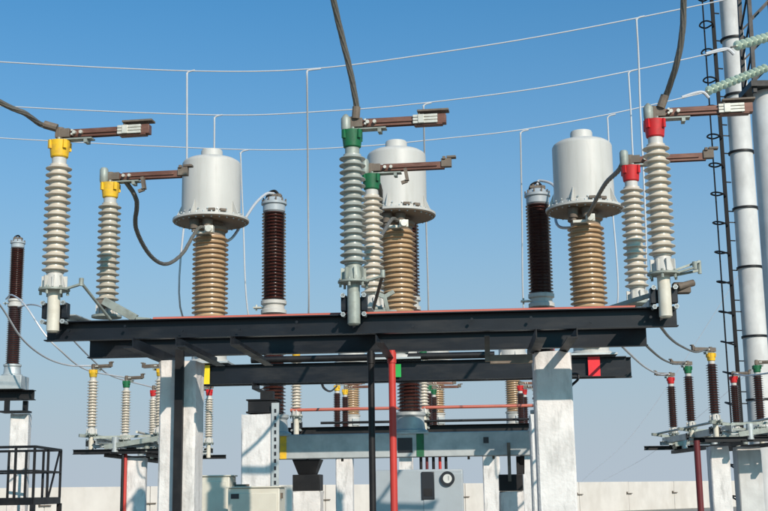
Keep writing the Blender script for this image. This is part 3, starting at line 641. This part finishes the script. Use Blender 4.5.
p_ = P(122.5, 470, 24.6); wire('drive_shaft', 'thin black upright rod beside the thin red rod under the cream posts', 'pole', [(p_.x, p_.y, 0), (p_.x, p_.y, 2.44)], .03, 'black_steel', sm=0)
# right: dark brown posts
RY = [23.5, 26.1, 28.7]; RX = [P(710, 352, 23.5).x, P(687, 366, 26.1).x, P(670, 377, 28.7).x]
side_switch('y', 'pale galvanised switch frame carrying dark brown posts by the tall mast', 6.5, 8.0, RY, 2.50, 'porcelain_brown', 1, '', True)
for i, cl in enumerate(('yellow', 'green', 'red')):
    pivot_post(Vector((RX[i], RY[i] - .05, 2.50)), 0, 'small dark brown %s-capped post wired from the double beam' % cl, 'paint_' + cl, 'porcelain_brown', 3.5, .55, detail=0, group='brown posts of the side switch', srad=.115, nsh=20, armm='rusty_steel', arm_kind='hook')
    if i: pivot_post(Vector((RX[i] + 1.49, RY[i] - .05, 2.50)), 0, 'small dark brown %s-capped post standing before the tall mast' % cl, 'paint_' + cl, 'porcelain_brown', -.2, .5, detail=0, group='brown posts of the side switch', srad=.115, nsh=20, armm='rusty_steel', arm_kind='hook')
p_ = P(719, 470, 23.9); column(0, 0, .37, .37, 2.40, 'whitewashed column with frame shadows below the brown posts', world=Vector((p_.x, p_.y, 0)), rz=-.05)
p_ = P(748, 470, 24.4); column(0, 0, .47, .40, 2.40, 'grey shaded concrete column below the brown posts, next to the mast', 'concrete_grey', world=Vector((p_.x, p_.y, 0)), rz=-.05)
p_ = P(699, 480, 23.4); wire('drive_shaft', 'dark maroon upright pole under the brown posts', 'pole', [(p_.x, p_.y, 0), (p_.x, p_.y, 2.5)], .062, 'pole_maroon', sm=0, n=12)

# ------------------------------------------------------------------ far breaker pole at the left and its stand
p_ = P(12, 376, 27.0)
c = copy_tree(bp1); c.location = p_; c.scale = (.88, .88, .88); c['label'] = 'lone dark brown two-tier breaker pole on a grey stand by the railing'; c['group'] = 'breaker pole by the railing'
st = thing('breaker_stand', 'grey and black steel seat under the lone brown breaker pole', 'stand', Vector((p_.x, p_.y, 0)), 0)
zt = p_.z
MB().box((-.2, 0, zt - .16), (1.0, .6, .30)).build('grey_box', 'galvanised', st, bevel=.01)
MB().extrude(iprof(.25, .22, .015), (-1.6, 0, zt - .43), (.52, 0, zt - .43)).build('beam', 'black_steel', st)
MB().box((-.05, -.1, zt - .68), (.10, .1, .26)).box((.3, .1, zt - .68), (.10, .1, .26)).box((.12, 0, zt - .80), (.6, .4, .04)).build('legs', 'black_steel', st)
p_ = P(20, 440, 27.2); column(0, 0, .40, .38, zt - .83, 'tall whitewashed column behind the black railing', world=Vector((p_.x, p_.y, 0)), rz=.1)

# ------------------------------------------------------------------ service platform with railing
RYF = 24.0; c0 = P(35, 446.5, RYF); cr = P(61.2, 450, RYF + 2.2); cl = P(-40, 447.5, RYF + .2); bk = Vector((cr.x - (c0.x - cl.x), cr.y + .2, 0))
dz = P(35, 498, RYF).z; zt = c0.z
pt = thing('service_platform', 'black steel service platform with tube railing beside the tall column', 'platform', (c0.x, c0.y, 0), 0)
def q(p, z): return (p.x - c0.x, p.y - c0.y, z)
cs = [cl, c0, cr, bk]
for i in range(4):
    p0, p1 = cs[i], cs[(i + 1) % 4]
    for zz, hh in ((zt, .05), ((zt + dz) / 2 + .03, .04)): MB().bar(q(p0, zz), q(p1, zz), .045, hh).build('rail', 'black_steel', pt)
    MB().bar(q(p0, dz - .06), q(p1, dz - .06), .05, .14).build('deck_edge', 'black_steel', pt)
    n = 4 if i in (0, 2) else 2
    for k in range(n):
        f = k / n; p = p0.lerp(p1, f); MB().box(((p.x - c0.x), (p.y - c0.y), (zt + dz) / 2), (.045, .045, zt - dz)).build('post', 'black_steel', pt)
    MB().box(((p0.x - c0.x), (p0.y - c0.y), (dz - .12) / 2), (.09, .09, dz - .12)).build('leg', 'black_steel', pt)
MB().bar(q(c0.lerp(cr, .55), dz), q(c0.lerp(cr, .95), zt), .035, .035).build('brace', 'black_steel', pt)
MB().add([q(cl, dz - .02), q(c0, dz - .02), q(cr, dz - .02), q(bk, dz - .02), q(cl, dz - .05), q(c0, dz - .05), q(cr, dz - .05), q(bk, dz - .05)], [(0, 1, 2, 3), (7, 6, 5, 4), (0, 4, 5, 1), (1, 5, 6, 2), (2, 6, 7, 3), (3, 7, 4, 0)]).build('deck', 'black_steel', pt)

# ------------------------------------------------------------------ tall mast with ladder
MY = 33.0; m0 = P(756.5, 360, MY); r_ = 11.7 / F * MY
mt = thing('tall_mast', 'tall pale round mast with dark bands and a side ladder', 'mast', (m0.x, m0.y, 0), 0)
MB().lathe([(r_ * 1.10, 0), (r_ * 1.05, 4), (r_ * 1.0, 9), (r_ * .96, 15), (r_ * .94, 22)], 40).build('shaft', 'mast_metal', mt)
for y in (436, 400, 337, 268, 209, 153, 96, 40, -20):
    z = P(745, y, MY).z; rr = r_ * 1.06
    MB().lathe([(rr, z - .03), (rr + .02, z - .028), (rr + .02, z + .028), (rr, z + .03)], 40).build('band', 'black_steel', mt)
ld = MB(); lx = -r_ - .23
ld.box((lx, -.05, 10.8), (.10, .06, 20)).build('ladder_rail', 'matte_black', mt)
MB().tube([(lx - .30, -.15, .8), (lx - .30, -.15, 20.8)], .022, 8).build('ladder_cable', 'matte_black', mt)
for k in range(24):
    z = 1.2 + k * .84
    MB().tube(smooth([(lx, -.05, z), (lx - .15, -.42, z - .02), (lx - .30, -.46, z + .02), (lx - .36, -.15, z + .10), (lx - .30, .30, z + .16), (lx - .1, .40, z + .14), (lx, .0, z + .10)], 4), .024, 6).build('ladder_hoop', 'matte_black', mt)
    MB().bar((lx, -.05, z + .42), (lx + .2, .0, z + .42), .03, .03).build('ladder_rung', 'matte_black', mt)
    if k % 3 == 0: MB().bar((lx, -.05, z + .1), (-r_ * .9, 0, z + .1), .03, .03).build('standoff', 'black_steel', mt)

# second mast with lattice head
M2 = 28.0; b0 = P(775, 200, M2); r2 = 17 / F * M2; zt = P(772, 86, M2).z
m2 = thing('lattice_headed_mast', 'pale concrete mast with a dark lattice head beyond the tall round mast', 'mast', (b0.x, b0.y, 0), 0)
MB().lathe([(r2 * 1.1, 0), (r2, zt - 1.2), (r2 * .95, zt - .5), (r2 * .8, zt - .3), (r2 * .8, zt)], 32).build('shaft', 'mast_metal', m2)
hw = .42
for sx in (-1, 1):
    for sy in (-1, 1): MB().bar((sx * hw, sy * hw, zt - .3), (sx * .3, sy * .3, zt + 7), .09, .09).build('lattice_leg', 'black_steel', m2)
MB().box((0, 0, zt - .1), (1.05, 1.05, .14)).build('head_plate', 'black_steel', m2)
for k in range(9):
    z = zt + k * .78; s0 = hw - .12 * k * .78 / 7; s1 = hw - .12 * (k + 1) * .78 / 7
    for sy in (-1, 1):
        MB().bar((-s0, sy * s0, z), (s1, sy * s1, z + .78), .04, .04).build('lattice_brace', 'black_steel', m2)
        MB().bar((sy * s0, s0, z), (sy * s1, -s1, z + .78), .04, .04).build('lattice_brace', 'black_steel', m2)

# ------------------------------------------------------------------ overhead conductors, insulator strings, droppers
def conductor(label, pts, r=.0105):
    return wire('overhead_conductor', label, 'wire', pts, r, 'wire_aluminium', 'overhead conductors', sm=16)
W1 = [P(-260, 44, 18), P(-120, 53, 18), P(0, 62, 18), P(190, 71, 18), P(310, 69, 18), P(430, 54, 18), P(560, 33, 18), P(715, 2, 18), P(860, -30, 18)]
W2 = [P(-260, 84, 20), P(-120, 95, 20), P(0, 106, 20), P(215, 115, 20), P(330, 111, 20), P(424, 103, 20), P(540, 88, 20), P(640, 69, 20.3), P(731, 49, 20.6)]
W3 = [P(-260, 116, 22), P(-120, 127, 22), P(0, 138, 22), P(240, 149.5, 22), P(350, 147, 22), P(440, 139, 22), P(520, 130, 22), P(610, 114, 22.3), P(704, 93, 22.6)]
conductor('uppermost pale overhead conductor crossing above all three tanks', W1)
conductor('middle pale overhead conductor ending in a glass insulator string before the mast', W2)
conductor('lowest pale overhead conductor passing just above the white tanks', W3)
def string(label, p0, p1, n, hook):
    d = (p1 - p0); Ls = d.length; d.normalize()
    t = thing('glass_insulator_string', label, 'insulator', p0, 0, 'glass insulator strings')
    MB().tube([(0, 0, 0), d * Ls], .017, 8).build('link_rod', 'cable_grey', t)
    dm = None; rot = d.to_track_quat('Z', 'Y').to_euler()
    for k in range(n):
        if dm is None: dm = MB().lathe([(.012, -.05), (.018, -.045), (.020, -.008), (.035, .0), (.078, .004), (.094, .016), (.091, .021), (.07, .014), (.024, .012), (.014, .04)], 20).mesh('glass_disc'); dm.materials.append(MATS['glass_green'])
        o = bpy.data.objects.new('glass_disc', dm); col.objects.link(o); o.parent = t; o.location = d * (.2 + k * .172); o.rotation_euler = rot
    MB().tube(smooth([Vector(hook[0]) - p0, Vector(hook[1]) - p0, Vector(hook[2]) - p0, Vector(hook[3]) - p0], 6), .032, 8).build('dead_end_clamp', 'wire_aluminium', t)
    return t
string('green glass insulator string holding the middle conductor, higher of two', P(731, 47.5, 20.6), P(815, 24, 22.3), 9, (P(706, 54, 20.6), P(720, 50, 20.6), P(728, 49.5, 20.6), P(734, 54.5, 20.6)))
string('green glass insulator string holding the lowest conductor, crossing before the mast', P(703, 93, 22.6), P(806, 52, 24.8), 13, (P(682, 97.5, 22.6), P(694, 93.5, 22.6), P(703, 92.5, 22.6), P(709, 98, 22.6)))
def dropper(label, pts, r=.015):
    """hanging aluminium lead with a bent clamp at its top"""
    return wire('dropper_wire', label, 'wire', pts, r, 'wire_aluminium', 'vertical dropper leads', sm=8)
LAND = {'y': B(-2.49, DB - .15, 4.50), 'g': B(.03, DB - .15, 4.50), 'r': B(2.54, DB - .15, 4.50)}
def drop(label, x0, y0, Yd, xm, ym, x1, y1, Ye=None, back=8, to='y'):
    Ye = Ye or Yd
    p = [P(x0 + back, y0 - 1.2, Yd), P(x0 + 2.2, y0 + .3, Yd), P(x0, y0 + 3, Yd), P(x0 + (xm - x0) * .1, y0 + (ym - y0) * .12, Yd), P(xm, ym, (Yd + Ye) / 2), P(x1, y1, Ye)]
    e = LAND[to]; p += [p[-1].lerp(e, .45) + Vector((0, 0, -.06)), e]
    return dropper(label, p)
drop('pale dropper from the uppermost conductor passing behind the yellow-marked tank', 187, 71.5, 18, 186.5, 190, 183, 318, 18.4, to='y')
drop('pale dropper from the uppermost conductor between the dark breaker pole and the grey-green post', 307, 70, 18, 308, 190, 308.5, 318, 20, back=14, to='y')
drop('pale dropper from the uppermost conductor landing beside the red-capped plate post', 636.5, 17.5, 18, 639.5, 90, 643, 306, 18.3, to='r')
drop('pale dropper from the middle conductor ending on the yellow-marked tank', 214.5, 116, 20, 213.5, 220, 212, 318, 20.5, to='y')
drop('pale dropper from the middle conductor falling beside the middle tank', 423.5, 104, 20, 425.5, 200, 428.5, 314, 22, to='g')
drop('pale dropper from the middle conductor falling behind the red-capped plate post', 628.5, 71, 20, 632, 140, 637, 306, 20, to='r')
drop('pale slanting dropper from the lowest conductor beside the yellow-marked tank', 240.5, 151, 22, 243, 215, 249, 318, 22.5, to='y')
drop('pale dropper from the lowest conductor beside the dark breaker pole near the red mark', 520.5, 131, 22, 522, 215, 524, 312, 23, to='r')
drop('pale slanting dropper from the lowest conductor beside the red-marked tank', 607.5, 115.5, 22, 611, 190, 617, 308, 22, to='r')

# thick jumper cables from the pivot posts
def tp(a, b, dx, dz=1.745): return B(a + dx, b, 3.0 + dz)
wire('jumper_cable', 'thick grey cable leaving sideways from the yellow-capped pivot post', 'cable', [B(-PA - .02, -.02, 4.80), B(-PA - .16, -.04, 4.825), P(25, 113.5, 9.85), P(0, 102, 9.6), P(-60, 62, 9.0), P(-140, -30, 8.2)], .022, 'cable_grey', sm=40, n=10)
wire('jumper_cable', 'thick dark cable rising from the green-capped pivot post', 'cable', [B(.03, -.02, 4.80), B(.045, -.04, 4.87), P(351, 75, 9.75), P(341.5, 35, 9.55), P(333.5, 0, 9.35), P(318, -80, 8.9), P(306, -160, 8.5)], .024, 'cable_grey', sm=40, n=10)
wire('jumper_cable', 'thick dark cable rising from the red-capped pivot post', 'cable', [B(PA + .06, -.02, 4.80), B(PA + .10, -.04, 4.87), P(676, 66, 9.5), P(682, 35, 9.35), P(683.5, 0, 9.2), P(682, -80, 8.8), P(678, -160, 8.4)], .024, 'cable_grey', sm=40, n=10)
for a, side, lb in ((-PA, -1, 'yellow'), (0, 1, 'green'), (PA, 1, 'red')):
    p0, p1 = (B(a - .02, -.03, 4.79), B(a - .13, -.045, 4.822)) if a < -1 else (B(a + .035 + .02 * (a > 1), -.03, 4.78), B(a + .045 + .05 * (a > 1), -.045, 4.88))
    wire('cable_clamp', 'bulky cable clamp on top of the %s-capped pivot post' % lb, 'clamp', [p0, p0.lerp(p1, .5), p1], [.045] * 6 + [.036] * 7 if False else .036, 'rusty_steel', sm=4, n=10)
# jumpers from the plate posts to the tank bushings
CZ = 3.365 + 1.77
wire('jumper_cable', 'sagging grey cable from the yellow-capped plate post to a white tank', 'cable', [B(-PA + .14, 1.49, 4.72), B(-PA + .21, 1.7, 4.55), P(136, 228, 12.3), P(150, 255, 13.4), P(166, 264, 14.5), P(182, 254, 15.2), P(193, 236, 15.6), B(-PA - .06, CB - .42, CZ + .02), B(-PA + .06, CB - .42, CZ)], .022, 'cable_grey', sm=40, n=10)
wire('jumper_cable', 'short grey cable from the green-capped plate post to the middle white tank', 'cable', [B(.02, 1.52, 4.72), B(.10, 1.9, 4.62), P(378, 236, 13.0), P(384, 231, 14.3), P(392, 219, 15.4), B(.05, CB - .45, CZ + .03)], .022, 'cable_grey', sm=40, n=10)
wire('jumper_cable', 'arched dark cable from the red-capped plate post to a white tank', 'cable', [B(PA - .06, 1.5, 4.78), P(619, 170, 11.6), P(606, 183, 12.6), P(596, 200, 14), P(589, 214, 15.2), B(PA + .0, CB - .42, CZ + .04)], .023, 'cable_grey', sm=40, n=10)
# leads from the tanks to the breaker heads
for a, k, lb in ((-PA, -1.92, 'yellow'), (.02, .07, 'green'), (PA, 2.02, 'red')):
    h = B(k, KB - .05, BZ + 3.60)
    if lb == 'red': pts = [h, B(k + .05, KB, BZ + 3.68), B(k + .25, KB - .3, BZ + 3.48), B(PA - .35, CB + .45, 5.25), B(PA - .1, CB + .25, 5.14)]
    elif lb == 'green': pts = [h, B(k + .0, KB - .1, BZ + 3.68), B(k + .1, KB - .6, 5.6), B(.05, CB + .25, 5.14)]
    else: pts = [h, P(266, 194, 17.5), P(255, 204, 17.2), P(243, 222, 16.8), P(232, 238, 16.5), B(a + .1, CB + .2, 5.06)]
    wire('connecting_lead', 'pale lead from the breaker head to the %s-phase white tank' % lb, 'wire', pts, .02, 'wire_aluminium', sm=8)

# leads down to the side switches
def lead(label, pts, r=.018, material='wire_aluminium'):
    return wire('slack_lead', label, 'wire', pts, r, material, sm=10)
Lc = [Vector((LX[i] - .05, LY[i] - .08, 4.24)) for i in range(3)]
lead('pale slack lead arriving at the yellow-capped cream side post', [P(-40, 255, 19), P(0, 305, 21), P(22, 338.5, 22), P(45, 357, 23.2), P(68, 365, 24.2), Lc[0]])
lead('pale slack lead arriving at the green-capped cream side post', [P(6, 299, 26.9), P(12, 295, 26), P(25, 305, 25), P(44, 333, 24.8), P(60, 350, 25), P(85, 369, 26), Lc[1]])
lead('pale slack lead arriving at the red-capped cream side post', [P(18, 307, 26.9), P(32, 304.5, 26), P(45, 309, 25), P(60, 324, 24.5), P(76, 343, 25), P(95, 362, 26.8), P(112, 376, 28.2), Lc[2]])
lead('short pale lead from the red-capped side post behind the column', [Vector((LX[2] + 1.4, LY[2], 4.24)), P(217, 383, 29), P(232, 376, 28.5), P(260, 366, 27)])
Rc = [Vector((RX[i] - .05, RY[i] - .08, 4.26)) for i in range(3)]
lead('grey slack lead to the yellow-capped brown side post', [P(655, 318, 11.3), P(661, 327, 12), P(670, 338, 14), P(681, 346, 17), P(696, 352, 20.5), Rc[0]], .016, 'cable_grey')
lead('grey slack lead to the green-capped brown side post', [P(640, 338, 13.5), P(651, 350, 15.5), P(664, 360, 19.5), P(676, 364, 23.5), Rc[1]], .016, 'cable_grey')
lead('pale slack lead to the red-capped brown side post', [P(612, 335, 14), P(628, 352, 17), P(645, 367, 22), P(659, 374, 26), Rc[2]], .018)
lead('pale lead joining the brown side posts before the mast', [Vector((RX[2] + 1.5, RY[2], 4.26)), P(745, 375.5, 27.5), P(762, 374, 25), P(785, 370, 22)], .018)
# loop of black cable on the plain column, conduit loop under the marked beam
wire('cable_loop', 'small black cable loop sticking out beside the plain smooth column', 'cable', [B(1.83, 1.2, 2.66), P(577, 374, 11.15), P(578, 379, 11.15), P(572, 385, 11.15), B(1.84, 1.1, 2.52)], .012, 'black_steel')
wire('cable_loop', 'black cable drooping from the marked beam to the far yellow-capped posts', 'cable', [P(321, 378, 16.2), P(324, 388, 19), P(331, 391, 26), P(337, 386, 33)], .02, 'black_steel')
# far faint line wires
wire('distant_line_wire', 'faint distant line wire slanting up behind the mast, steeper one', 'wire', [P(540, 520, 122), P(585, 478, 120), P(640, 425, 118), P(728, 292, 114), P(800, 170, 110)], .028, 'wire_far', 'distant line wires')
wire('distant_line_wire', 'faint distant line wire slanting up behind the mast, flatter one', 'wire', [P(540, 512, 122), P(615, 474, 120), P(660, 447, 118), P(735, 385, 114), P(800, 320, 110)], .028, 'wire_far', 'distant line wires')
